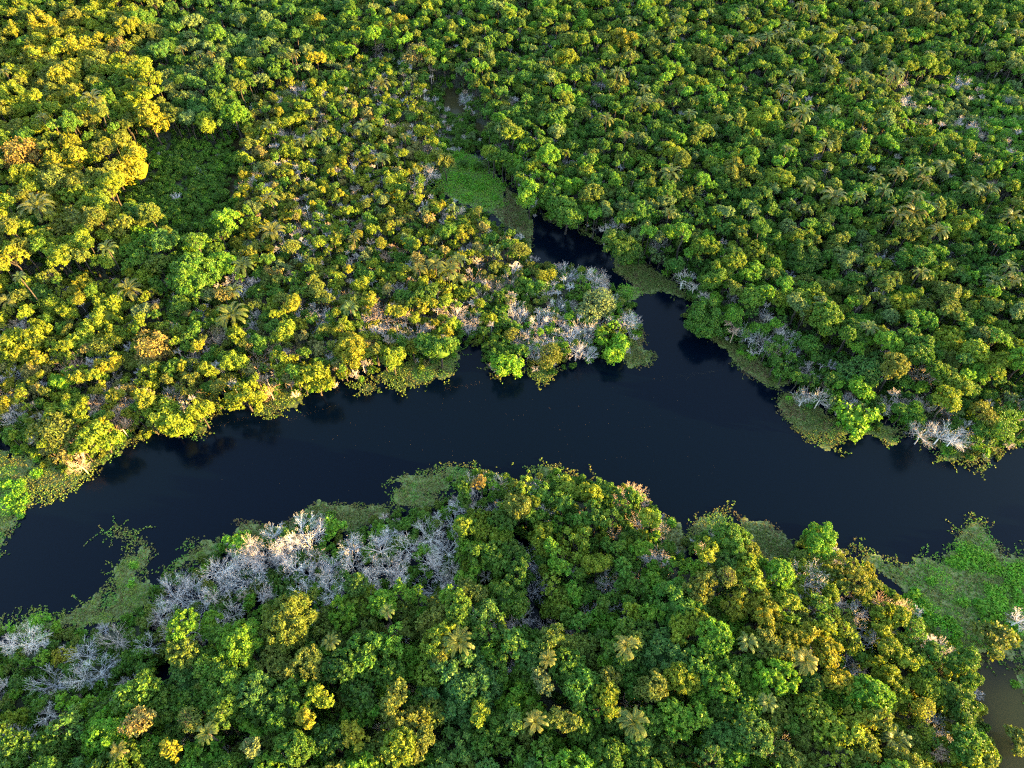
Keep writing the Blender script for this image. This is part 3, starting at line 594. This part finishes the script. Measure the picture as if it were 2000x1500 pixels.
def blocked(x, y):
    r = np.zeros(np.shape(x), bool)
    for p in MUDALL: r |= inside(x, y, p)
    return r
def fill(n, scale_lo, scale_hi, factor, hk, under=False, only=None):
    xs, ys = candidates(n)
    us, vs_, _ = project(xs, ys, np.full(xs.shape, 5.0)); zc = np.array([(r[2][0] + r[2][1]) * .36 for r in REG])[regions_of(us, vs_)] * hk
    us, vs_, _ = project(xs, ys, zc); ok = ~blocked(xs, ys); inn = np.zeros(xs.shape, bool)
    for p in FPIX:
        q = inside(us, vs_, p)
        for ox, oy in ((0, -1.9), (0, 1.7), (1.4, 0), (-1.4, 0)):
            if under: ox, oy = ox * .5, oy * .5
            u2, v2, _ = project(xs + ox, ys + oy, zc); q &= inside(u2, v2, p)
        inn |= q
    if only: ok &= np.array([REG[i][0] == only for i in regions_of(us, vs_)])
    ok &= inn; xs, ys, us, vs_ = xs[ok], ys[ok], us[ok], vs_[ok]
    nz_ = fnoise(xs, ys, 28); pz_ = fnoise(ys + 300, xs, 17); tz_ = fnoise(xs + 90, ys - 40, 22)
    for x, y, ri, nq, pq, tq in zip(xs.tolist(), ys.tolist(), regions_of(us, vs_).tolist(), nz_.tolist(), pz_.tolist(), tz_.tolist()):
        rg = REG[ri]; lo, hi = rg[3]
        R = lo + (hi - lo) * (scale_lo + (scale_hi - scale_lo) * random.random() ** 1.8)
        if not under: R *= (.62 + .62 * pq) * (1.45 if random.random() < .05 else 1.0)
        if under: R = min(R, 2.0) * .8
        R = max(R, .8)
        if not clear(x, y, R, factor): continue
        h = (rg[2][0] + (rg[2][1] - rg[2][0]) * random.random()) * hk
        h *= (0.78 + 0.22 * nq + .26 * pq) * (random.choice((.92, .97, 1.0, 1.06, 1.2 if rg[0] in ('woods', 'top', 'rise') else 1.08)) if not under else 1.0)
        h = max(h, 1.25 * R)
        if random.random() < rg[6] * (1.7 if under else 1):
            brush.append(dict(x=x, y=y, h=min(h, 7), R=R * .95, pk=random.random() < .25, rg=rg[0])); put(x, y, R * .6); continue
        tl = rg[5].split(); tn = random.choice(tl) if random.random() < .45 else tl[int(min(.999, max(0, tq * 1.7 - .35)) * len(tl))]; hb = random.choice(rg[4])
        if under: hb = random.choice('CCE')
        mass.append(dict(x=float(x), y=float(y), h=h, R=R, hb=hb, tn=tn, rg=rg[0])); put(x, y, R)
fill(30000, .5, 1.15, .64, 1.04)
fill(70000, .1, .6, .56, .95)
fill(50000, .0, .3, .50, .80, under=True)
fill(26000, .0, .5, .42, .9, only='gully')
tall, grid = grid, {}                                           # a low layer of its own, under and between the tall crowns
xs, ys = candidates(70000, -10, 400); us, vs_, _ = project(xs, ys, np.full(xs.shape, 1.2)); ok = (us > -60) & (us < 2060) & (vs_ > -60) & (vs_ < 1580) & ~blocked(xs, ys); inn = np.zeros(xs.shape, bool)
for p in FPIX: inn |= inside(us, vs_, p)
ok &= inn; xs, ys, us, vs_ = xs[ok], ys[ok], us[ok], vs_[ok]
for x, y, ri in zip(xs.tolist(), ys.tolist(), regions_of(us, vs_).tolist()):
    R = random.uniform(.9, 1.7)
    if not clear(x, y, R, .66): continue
    put(x, y, R); rg = REG[ri]
    if rg[0] == 'thicket' and random.random() < .45: continue
    if random.random() < rg[6] * .8: brush.append(dict(x=x, y=y, h=R * 1.5 + .5, R=R * 1.1, pk=random.random() < .3, rg=rg[0]))
    else: mass.append(dict(x=x, y=y, h=R * random.uniform(1.2, 2.1), R=R, hb=random.choice('CEE'), tn=random.choice(rg[5].split() + ['gn', 'dk']), rg=rg[0], low=True))
grid = tall
for p in [wpoly(q, 1.5) for q in FPIX]:                         # bushes along the shore
    for (xa, ya), (xb, yb) in zip(p, p[1:] + p[:1]):
        L = math.hypot(xb - xa, yb - ya)
        if max(abs(xa), abs(xb)) > 200 or max(ya, yb) > 330: continue
        for _ in range(int(L * 1.0)):
            t = random.random(); x = xa + (xb - xa) * t + random.gauss(0, .9); y = ya + (yb - ya) * t + random.gauss(0, .9); R = random.uniform(.6, 1.3)
            if not clear(x, y, R, .33): continue
            u, v, _q = project(x, y, 2.0); rg = region_of(float(u), float(v))
            if random.random() < .16: brush.append(dict(x=x, y=y, h=R * 1.2 + .6, R=R * 1.1, pk=False, rg=rg[0]))
            else: mass.append(dict(x=x, y=y, h=R * random.uniform(1.0, 1.9), R=R, hb=random.choice('CEE'), tn=random.choice(['gn', 'br', 'ol', rg[5].split()[0]]), rg=rg[0]))
            put(x, y, R)
# the ones that show largest become things of their own
def screen(t):
    u, v, s = project(t['x'], t['y'], t['h'] - .5 * t['R']); t['u'], t['v'], t['px'] = float(u), float(v), float(2 * t['R'] * s); return t
for t in trees + mass + bares + brush + palms: screen(t)
inframe = lambda t: 8 < t['u'] < 1992 and 8 < t['v'] < 1495
mass.sort(key=lambda t: -t['px'] * (1.0 if inframe(t) and not t.get('low') else 0))
need = 300 - len(trees); trees += mass[:need]; mass = mass[need:]
brush.sort(key=lambda t: -t['px'] * (1.0 if inframe(t) else 0))
need = max(0, 300 - len(bares)); bares += brush[:need]; brush = brush[need:]

# ------------------------------------------------------------------ building tree objects
def pick(kit, R):
    c = sorted(kit, key=lambda k: abs(math.log(R / k['R'])))[:3]; c = [k for k in c if abs(math.log(R / k['R'])) < .32] or c[:1]; return random.choice(c)
GREY = [(.52, .465, .44), (.45, .40, .385), (.58, .53, .50), (.38, .335, .32)]; PINK = [(.46, .33, .25), (.40, .28, .21), (.5, .40, .30)]  # PINK: bark with the warm sunlight mixed into its colour
for t in trees:
    k = pick(KIT[t['hb']], t['R']); s = t['R'] / k['R']; zb = t['h'] - k['top'] * s
    e = link('broadleaf_tree', None); e.location = (t['x'], t['y'], 0); e.rotation_euler = (0, 0, random.uniform(0, 6.28))
    c = link('crown', k['crown'], e); c.location = (0, 0, zb); c.scale = (s, s, s * random.uniform(.94, 1.06)); c['tint'] = jitter_tint(t['tn'], .12, .15 if t.get('hand') else .45)
    b = link('trunk', k['trunk'], e); b.location = (0, 0, zb); b.scale = (s, s, max(s, (zb + 1.2) / (2.4 * k['R'] + 2)))
    t['o'] = e
for t in bares:
    k = pick(BKIT, t['R']); s = t['R'] / k['R']; zb = t['h'] - k['top'] * s
    e = link('bare_tree', None); e.location = (t['x'], t['y'], 0); e.rotation_euler = (0, 0, random.uniform(0, 6.28))
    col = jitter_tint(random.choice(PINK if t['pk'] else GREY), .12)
    for nm in ('trunk', 'branches'):
        c = link(nm, k[nm], e); c.location = (0, 0, zb); c.scale = (s, s, s); c['tint'] = col
    t['o'] = e
for i, t in enumerate(palms):
    s = t['R'] / 2.75; zb = t['h'] - 1.1 * s
    e = link('palm_tree', None); e.location = (t['x'], t['y'], 0); e.rotation_euler = (0, 0, random.uniform(0, 6.28))
    b = link('trunk', PALM_TRUNK, e); b.location = (0, 0, zb); b.scale = (1, 1, max(.3, (zb + .8) / 14.0))
    col = jitter_tint(random.choice([(.062, .086, .020), (.050, .080, .022), (.078, .088, .020)]), .15)
    if t['px'] >= 40:
        for c, a, sf, tilt in palm_layout(i):
            f = link('frond', FROND[c][2], e); f.location = (0, 0, zb); f.rotation_euler = (tilt * 2, tilt * 2.4, a); f.scale = (s * sf,) * 3; f['tint'] = col
    else:
        c = link('crown', PCROWN[i % 3], e); c.location = (0, 0, zb); c.scale = (s, s, s); c['tint'] = col
    t['o'] = e

shrubs = []
for u, v, w, h in LUSH:
    if w < 22: continue
    nsh = max(1, int(w * h / 900))
    for q in range(nsh):
        uu, vv = (u, v) if nsh == 1 else (u + random.uniform(-.42, .42) * w, v + random.uniform(-.42, .42) * h)
        x, y = [float(c) for c in unproject(uu, vv, .5)]; R = min(w, h + 6, 46) * random.uniform(.30, .5) / float(project(x, y, .5)[2])
        k = pick(KIT['E'], R); s = R / k['R']
        e = link('marsh_shrub', None); e.location = (x, y, -.25 * R); e.rotation_euler = (0, 0, random.uniform(0, 6.28))
        c = link('crown', k['crown'], e); c.scale = (s, s, s * .8); c['tint'] = jitter_tint((.070, .180, .013))
        b = link('stem', k['trunk'], e); b.scale = (s, s, s * .3)
        t = dict(x=x, y=y, h=R, R=R, o=e); screen(t); t['rg'] = 'marsh' if (uu > 1700 and vv > 1000) else 'nearshore' if vv > 985 else 'right' if uu > 1200 else 'farshore'; shrubs.append(t)
REGN.update({'marsh': ('', '', '', '', '', '', '', 'in the marsh at lower right'), 'nearshore': ('', '', '', '', '', '', '', 'among weed mats on the near shore'), 'right': ('', '', '', '', '', '', '', 'on weed below the shaded right bank'), 'farshore': ('', '', '', '', '', '', '', 'on weed mats below the sunlit bank')})
# labels: look, then place within a named stretch of the picture
ORD = 'first second third fourth fifth sixth seventh eighth ninth tenth eleventh twelfth thirteenth fourteenth fifteenth sixteenth seventeenth eighteenth nineteenth twentieth'.split()
def label_all(items, look, noun, group, cat):
    by = {}
    for t in items:
        sz = 'huge' if t['px'] > 78 else 'large' if t['px'] > 56 else 'medium' if t['px'] > 42 else 'small'
        by.setdefault((t['rg'], sz + ' ' + look(t)), []).append(t)
    for (rg, lk), ts in by.items():
        ts.sort(key=lambda t: t['u'])
        for i, t in enumerate(ts):
            ph = REGN[rg][7]
            if len(ts) == 1: lab = f'{lk} {noun} {ph}'
            elif i == len(ts) - 1: lab = f'{lk} {noun}, rightmost such {ph}'
            elif i == 0: lab = f'{lk} {noun}, leftmost such {ph}'
            else: lab = f'{lk} {noun}, {ORD[i] if i < 20 else str(i + 1) + "th"} such from left {ph}'
            o = t['o']; o['label'] = lab; o['category'] = cat; o['group'] = group
HAB = {'A': 'domed', 'F': 'cauliflower-crowned', 'B': 'open-crowned', 'C': 'bushy', 'D': 'feathery', 'E': 'low'}
label_all(trees, lambda t: TNAME[t['tn']] + ' ' + HAB[t['hb']], 'tree', 'leafy trees of the river forest', 'tree')
label_all(bares, lambda t: ('pinkish' if t['pk'] else 'grey') + ' leafless', 'tree', 'bare branched trees among the leafy ones', 'bare tree')
label_all(shrubs, lambda t: 'lush bright green', 'shrub', 'low shrubs growing on the floating mats', 'shrub')
label_all(palms, lambda t: 'feather-leaved', 'palm', 'palms rising through the forest', 'palm')

# ------------------------------------------------------------------ the rest of the forest: one mass
def scatter(name, protos, pts, label, cat):
    """pts: list of (x, y, z, proto index, rotation, scale, tint)."""
    src = bpy.data.collections.new(name + '_source')
    for i, me in enumerate(protos): src.objects.link(bpy.data.objects.new('%s_%03d' % (name, i), me))
    me = bpy.data.meshes.new(name); n = len(pts)
    me.vertices.add(n); me.vertices.foreach_set('co', np.array([p[:3] for p in pts], np.float32).ravel())
    def add(nm, ty, key, arr): a = me.attributes.new(nm, ty, 'POINT'); a.data.foreach_set(key, arr)
    add('which', 'INT', 'value', np.array([p[3] for p in pts], np.int32))
    add('turn', 'FLOAT_VECTOR', 'vector', np.array([(0, 0, p[4]) for p in pts], np.float32).ravel())
    add('size', 'FLOAT_VECTOR', 'vector', np.array([p[5] for p in pts], np.float32).ravel())
    add('tint', 'FLOAT_COLOR', 'color', np.array([(*p[6], 1) for p in pts], np.float32).ravel())
    o = link(name, me); o['kind'] = 'stuff'; o['label'] = label; o['category'] = cat
    ng = bpy.data.node_groups.new(name + '_nodes', 'GeometryNodeTree')
    ng.interface.new_socket('Geometry', in_out='INPUT', socket_type='NodeSocketGeometry'); ng.interface.new_socket('Geometry', in_out='OUTPUT', socket_type='NodeSocketGeometry')
    N, L = ng.nodes, ng.links
    gi, go = N.new('NodeGroupInput'), N.new('NodeGroupOutput')
    ci = N.new('GeometryNodeCollectionInfo'); ci.inputs['Collection'].default_value = src; ci.inputs['Separate Children'].default_value = True; ci.inputs['Reset Children'].default_value = True
    ip = N.new('GeometryNodeInstanceOnPoints'); ip.inputs['Pick Instance'].default_value = True
    def attr(nm, ty):
        a = N.new('GeometryNodeInputNamedAttribute'); a.data_type = ty; a.inputs['Name'].default_value = nm; return a.outputs['Attribute']
    L.new(gi.outputs[0], ip.inputs['Points']); L.new(ci.outputs[0], ip.inputs['Instance'])
    L.new(attr('which', 'INT'), ip.inputs['Instance Index']); L.new(attr('turn', 'FLOAT_VECTOR'), ip.inputs['Rotation']); L.new(attr('size', 'FLOAT_VECTOR'), ip.inputs['Scale'])
    L.new(ip.outputs[0], go.inputs[0])
    md = o.modifiers.new('scatter', 'NODES'); md.node_group = ng
    return o
protos, pindex = [], {}
for hb in KIT:
    for k in KIT[hb]: pindex[id(k)] = len(protos); protos.append(k['joined'])
pts = []
for t in mass:
    k = pick(KIT[t['hb']], t['R']); s = t['R'] / k['R']
    pts.append((t['x'], t['y'], t['h'] - k['top'] * s, pindex[id(k)], random.uniform(0, 6.28), (s, s, s * random.uniform(.92, 1.08)), jitter_tint(t['tn'], .16, .25 if t['rg'] in ('bank', 'rise', 'channel', 'point') else .40, (.044, .106, .015) if t['rg'] in ('woods', 'top', 'shade', 'pale') else (.058, .112, .013))))
scatter('forest', protos, pts, 'unbroken mass of smaller green trees filling the forest between the larger crowns', 'forest')
pts = []
for t in brush:
    k = pick(BKIT, t['R']); i = BKIT.index(k); s = t['R'] / k['R']
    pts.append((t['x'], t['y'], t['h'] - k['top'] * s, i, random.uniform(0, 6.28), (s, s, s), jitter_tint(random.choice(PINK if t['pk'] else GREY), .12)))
scatter('leafless_undergrowth', [k['joined'] for k in BKIT], pts, 'grey leafless brush showing between the green crowns', 'undergrowth')

# ------------------------------------------------------------------ floating plants
M_BED = matbase_mat()
WCOL = {'o': [(.080, .135, .022), (.115, .155, .026), (.095, .098, .028), (.070, .150, .025)], 'd': [(.075, .082, .022), (.062, .090, .018), (.085, .066, .027)],
        'b': [(.095, .260, .018), (.115, .215, .022), (.090, .165, .022)], 'm': [(.062, .125, .018), (.085, .095, .024), (.070, .150, .018), (.080, .075, .024)]}
MLAB = {'o': 'ragged olive-green floating plant mat', 'd': 'dense brown-olive floating weed bed', 'b': 'lush bright green floating weed carpet', 'm': 'soggy green marsh of floating plants'}
MPLACE = ['along the far left shore', 'below bright yellow bank trees', 'jutting from the sunlit bank', 'along the bank left of the point', 'below the point beside green bush', 'at the lowest tip of the point',
 'at the right tip of the point', 'filling the narrow channel', 'between green channel and cove', 'under the cove far edge', 'between cove and river', 'a small round islet by the cove', 'fringing the shaded right bank',
 'a rounded lobe on right bank', 'fraying from the rounded lobe', 'under grey trees on right bank', 'with a hooked arm on the near left shore', 'stringy beside the grey thicket', 'before the grey thicket', 'at the promontory upper left edge',
 'at the promontory tip', 'at the promontory right edge', 'in the bay right of promontory', 'a rounded lobe before the spur', 'at lower right', 'around muddy pool at lower right']
lushw = []
for u, v, w, h in LUSH:
    x, y = unproject(u, v); s = float(project(x, y, 0)[2]); x2, y2 = unproject(u, v + h / 2); x1, y1 = unproject(u, v - h / 2)
    lushw.append((float(x), float(y), w / 2 / s, max(abs(float(y1 - y2)) / 2, .5)))
def lush_amount(x, y):
    m = np.zeros(np.shape(x))
    for a, b, rx, ry in lushw:
        q = ((x - a) / rx) ** 2 + ((y - b) / ry) ** 2
        m = np.maximum(m, np.clip(1.6 - q - 1.0 * fnoise(x, y, 1.8), 0, 1))
    return m
for mi, (style, poly) in enumerate(MATS):
    wp = wpoly(poly); X = np.array(wp); x0, x1, y0, y1 = X[:, 0].min() - 3, X[:, 0].max() + 3, X[:, 1].min() - 3, X[:, 1].max() + 3
    # plants
    dens = {'o': 19, 'd': 22.0, 'b': 22.0, 'm': 15.0}[style]
    n = int((x1 - x0) * (y1 - y0) * dens); x = x0 + (x1 - x0) * rng.random(n); y = y0 + (y1 - y0) * rng.random(n)
    sd = edge_dist(x, y, wp) * np.where(inside(x, y, wp), 1, -1)
    rag = (fnoise(x, y, 2.2) - .5) * (4.6 if style in 'om' else 2.8) + (fnoise(x + 50, y, .9) - .5) * 2.2
    cover = sd + rag
    keep = (cover > 0) & (rng.random(n) < np.clip(.22 + cover * .26, 0, 1)) & (rng.random(n) < .55 + .8 * fnoise(x, y, 4.0))
    x, y, cover = x[keep], y[keep], cover[keep]
    # runners: strings of plants trailing into the open water
    if style in 'om':
        per = int(edge_dist(np.array([0.]), np.array([0.]), wp)[0] * 0 + len(wp) * .8)
        rx, ry = [], []
        for _ in range(per):
            i = random.randrange(len(wp)); t = random.random(); a = np.array(wp[i]) * (1 - t) + np.array(wp[(i + 1) % len(wp)]) * t
            if in_forest(a[0:1], a[1:2])[0]: continue
            e = np.array(wp[(i + 1) % len(wp)]) - np.array(wp[i]); nrm = np.array([e[1], -e[0]]) / (np.hypot(*e) + 1e-6)
            if inside(np.array([a[0] + nrm[0]]), np.array([a[1] + nrm[1]]), wp)[0]: nrm = -nrm
            ang = math.atan2(nrm[1], nrm[0]) + random.gauss(0, .6); p = a - nrm * 1.0
            for _s in range(int(random.uniform(4, 12))):
                ang += random.gauss(0, .28); p = p + np.array([math.cos(ang), math.sin(ang)]) * .34; rx.append(p[0] + random.gauss(0, .14)); ry.append(p[1] + random.gauss(0, .14))
        if rx:
            rx, ry = np.array(rx), np.array(ry); ok = ~in_forest(rx, ry); x = np.concatenate([x, rx[ok]]); y = np.concatenate([y, ry[ok]]); cover = np.concatenate([cover, np.full(ok.sum(), .3)])
    lush = lush_amount(x, y) if len(x) else x
    if style == 'b': lush = np.maximum(lush, np.clip(fnoise(x, y, 5) * 2.6 - 1.0, 0, 1))
    if style == 'm': lush = np.maximum(lush, np.clip(fnoise(x, y, 4) * 4.0 - 2.6, 0, .6))
    P = np.stack([x, y, .03 + .10 * rng.random(len(x)) + lush * (.15 + .6 * rng.random(len(x)))], 1)
    Nn = unit(rng.normal(size=(len(x), 3)) * .42 + np.array([0, 0, 1.0]))
    lv = 4
    v, f = rosettes(P, Nn, 0.25, lv, rng, aspect=.62)
    pal = np.array(WCOL[style]); q = np.clip((fnoise(x, y, 5.5) * 1.6 - .3) * len(pal), 0, len(pal) - 1e-3).astype(int)
    q = np.where(rng.random(len(x)) < .35, rng.integers(0, len(pal), len(x)), q)
    c = pal[q] * (1 - lush[:, None]) + np.array([.085, .230, .013]) * lush[:, None]
    c = np.tile(c, (lv, 1)); c = np.repeat(c, 4, axis=0)
    # bed of drowned stems under the denser plants: small uneven tiles of growth with a ragged rim
    st = .7; bx, by = np.meshgrid(np.arange(x0, x1, st), np.arange(y0, y1, st)); bx, by = bx.ravel(), by.ravel()
    sdb = edge_dist(bx, by, wp) * np.where(inside(bx, by, wp), 1, -1)
    lim = {'o': 1.5, 'd': .9, 'b': .6, 'm': 1.6}[style]
    kb = (sdb + (fnoise(bx, by, 2.6) - .5) * (3.6 if style in 'om' else 2.0) > lim) & (fnoise(bx + 9, by, 3.0) > (.36 if style == 'o' else .25 if style == 'm' else .1))
    bx, by = bx[kb], by[kb]; nb = len(bx)
    cols = c; Fl = [f]; mid = [0] * len(f); V = v
    if nb:
        ang = rng.random(nb) * 6.28; k6 = 6; ring = []
        rr = st * (.62 + .3 * rng.random((nb, k6)))
        for k in range(k6):
            ring.append(np.stack([bx + np.cos(ang + k * 1.0472) * rr[:, k], by + np.sin(ang + k * 1.0472) * rr[:, k], .008 + .016 * rng.random(nb)], 1))
        bv = np.stack(ring, 1).reshape(-1, 3); bf = np.arange(len(bv)).reshape(-1, 6)
        V = np.concatenate([v, bv]); Fl = [f, bf + len(v)]; mid += [1] * nb; cols = np.concatenate([c, np.full((len(bv), 3), .03)])
    o = link('floating_weed', mesh_np('floating_weed', V, Fl, cols=cols, mats=[M_WEED, M_BED], midx=mid))
    o['kind'] = 'stuff'; o['label'] = MLAB[style] + ' ' + MPLACE[mi]; o['category'] = 'floating plants'
# specks of leaf litter drifting on the open water
du = np.concatenate([rng.uniform(1050, 1190, 130), rng.uniform(420, 1400, 260), rng.uniform(1330, 1420, 40)])
dv = np.concatenate([rng.uniform(435, 520, 130), rng.uniform(740, 960, 260), rng.uniform(700, 740, 40)])
for k in range(5):                                              # drift lines
    n = 60; t = np.sort(rng.random(n)); (a, b), (c, d) = [((490, 812), (400, 840)), ((940, 748), (870, 760)), ((1270, 742), (1420, 722)), ((1330, 735), (1400, 726)), ((660, 790), (560, 822))][k]
    du = np.concatenate([du, a + (c - a) * t + rng.normal(size=n) * 4]); dv = np.concatenate([dv, b + (d - b) * t + rng.normal(size=n) * 2])
dx, dy = unproject(du, dv)
v, f = rosettes(np.stack([dx, dy, np.full(len(dx), .012)], 1), unit(rng.normal(size=(len(dx), 3)) * .08 + np.array([0, 0, 1.])), .065, 2, rng)
o = link('floating_litter', mesh_np('floating_litter', v, f, M_WEED, cols=np.tile([(.085, .065, .035)], (len(v), 1)))); o['kind'] = 'stuff'; o['label'] = 'pale specks of leaf litter drifting on dark water'; o['category'] = 'litter'
print('COUNTS trees', len(trees), 'bare', len(bares), 'palms', len(palms), 'mass', len(mass), 'brush', len(brush), 'tris', sum(len(m.polygons) for m in bpy.data.meshes))
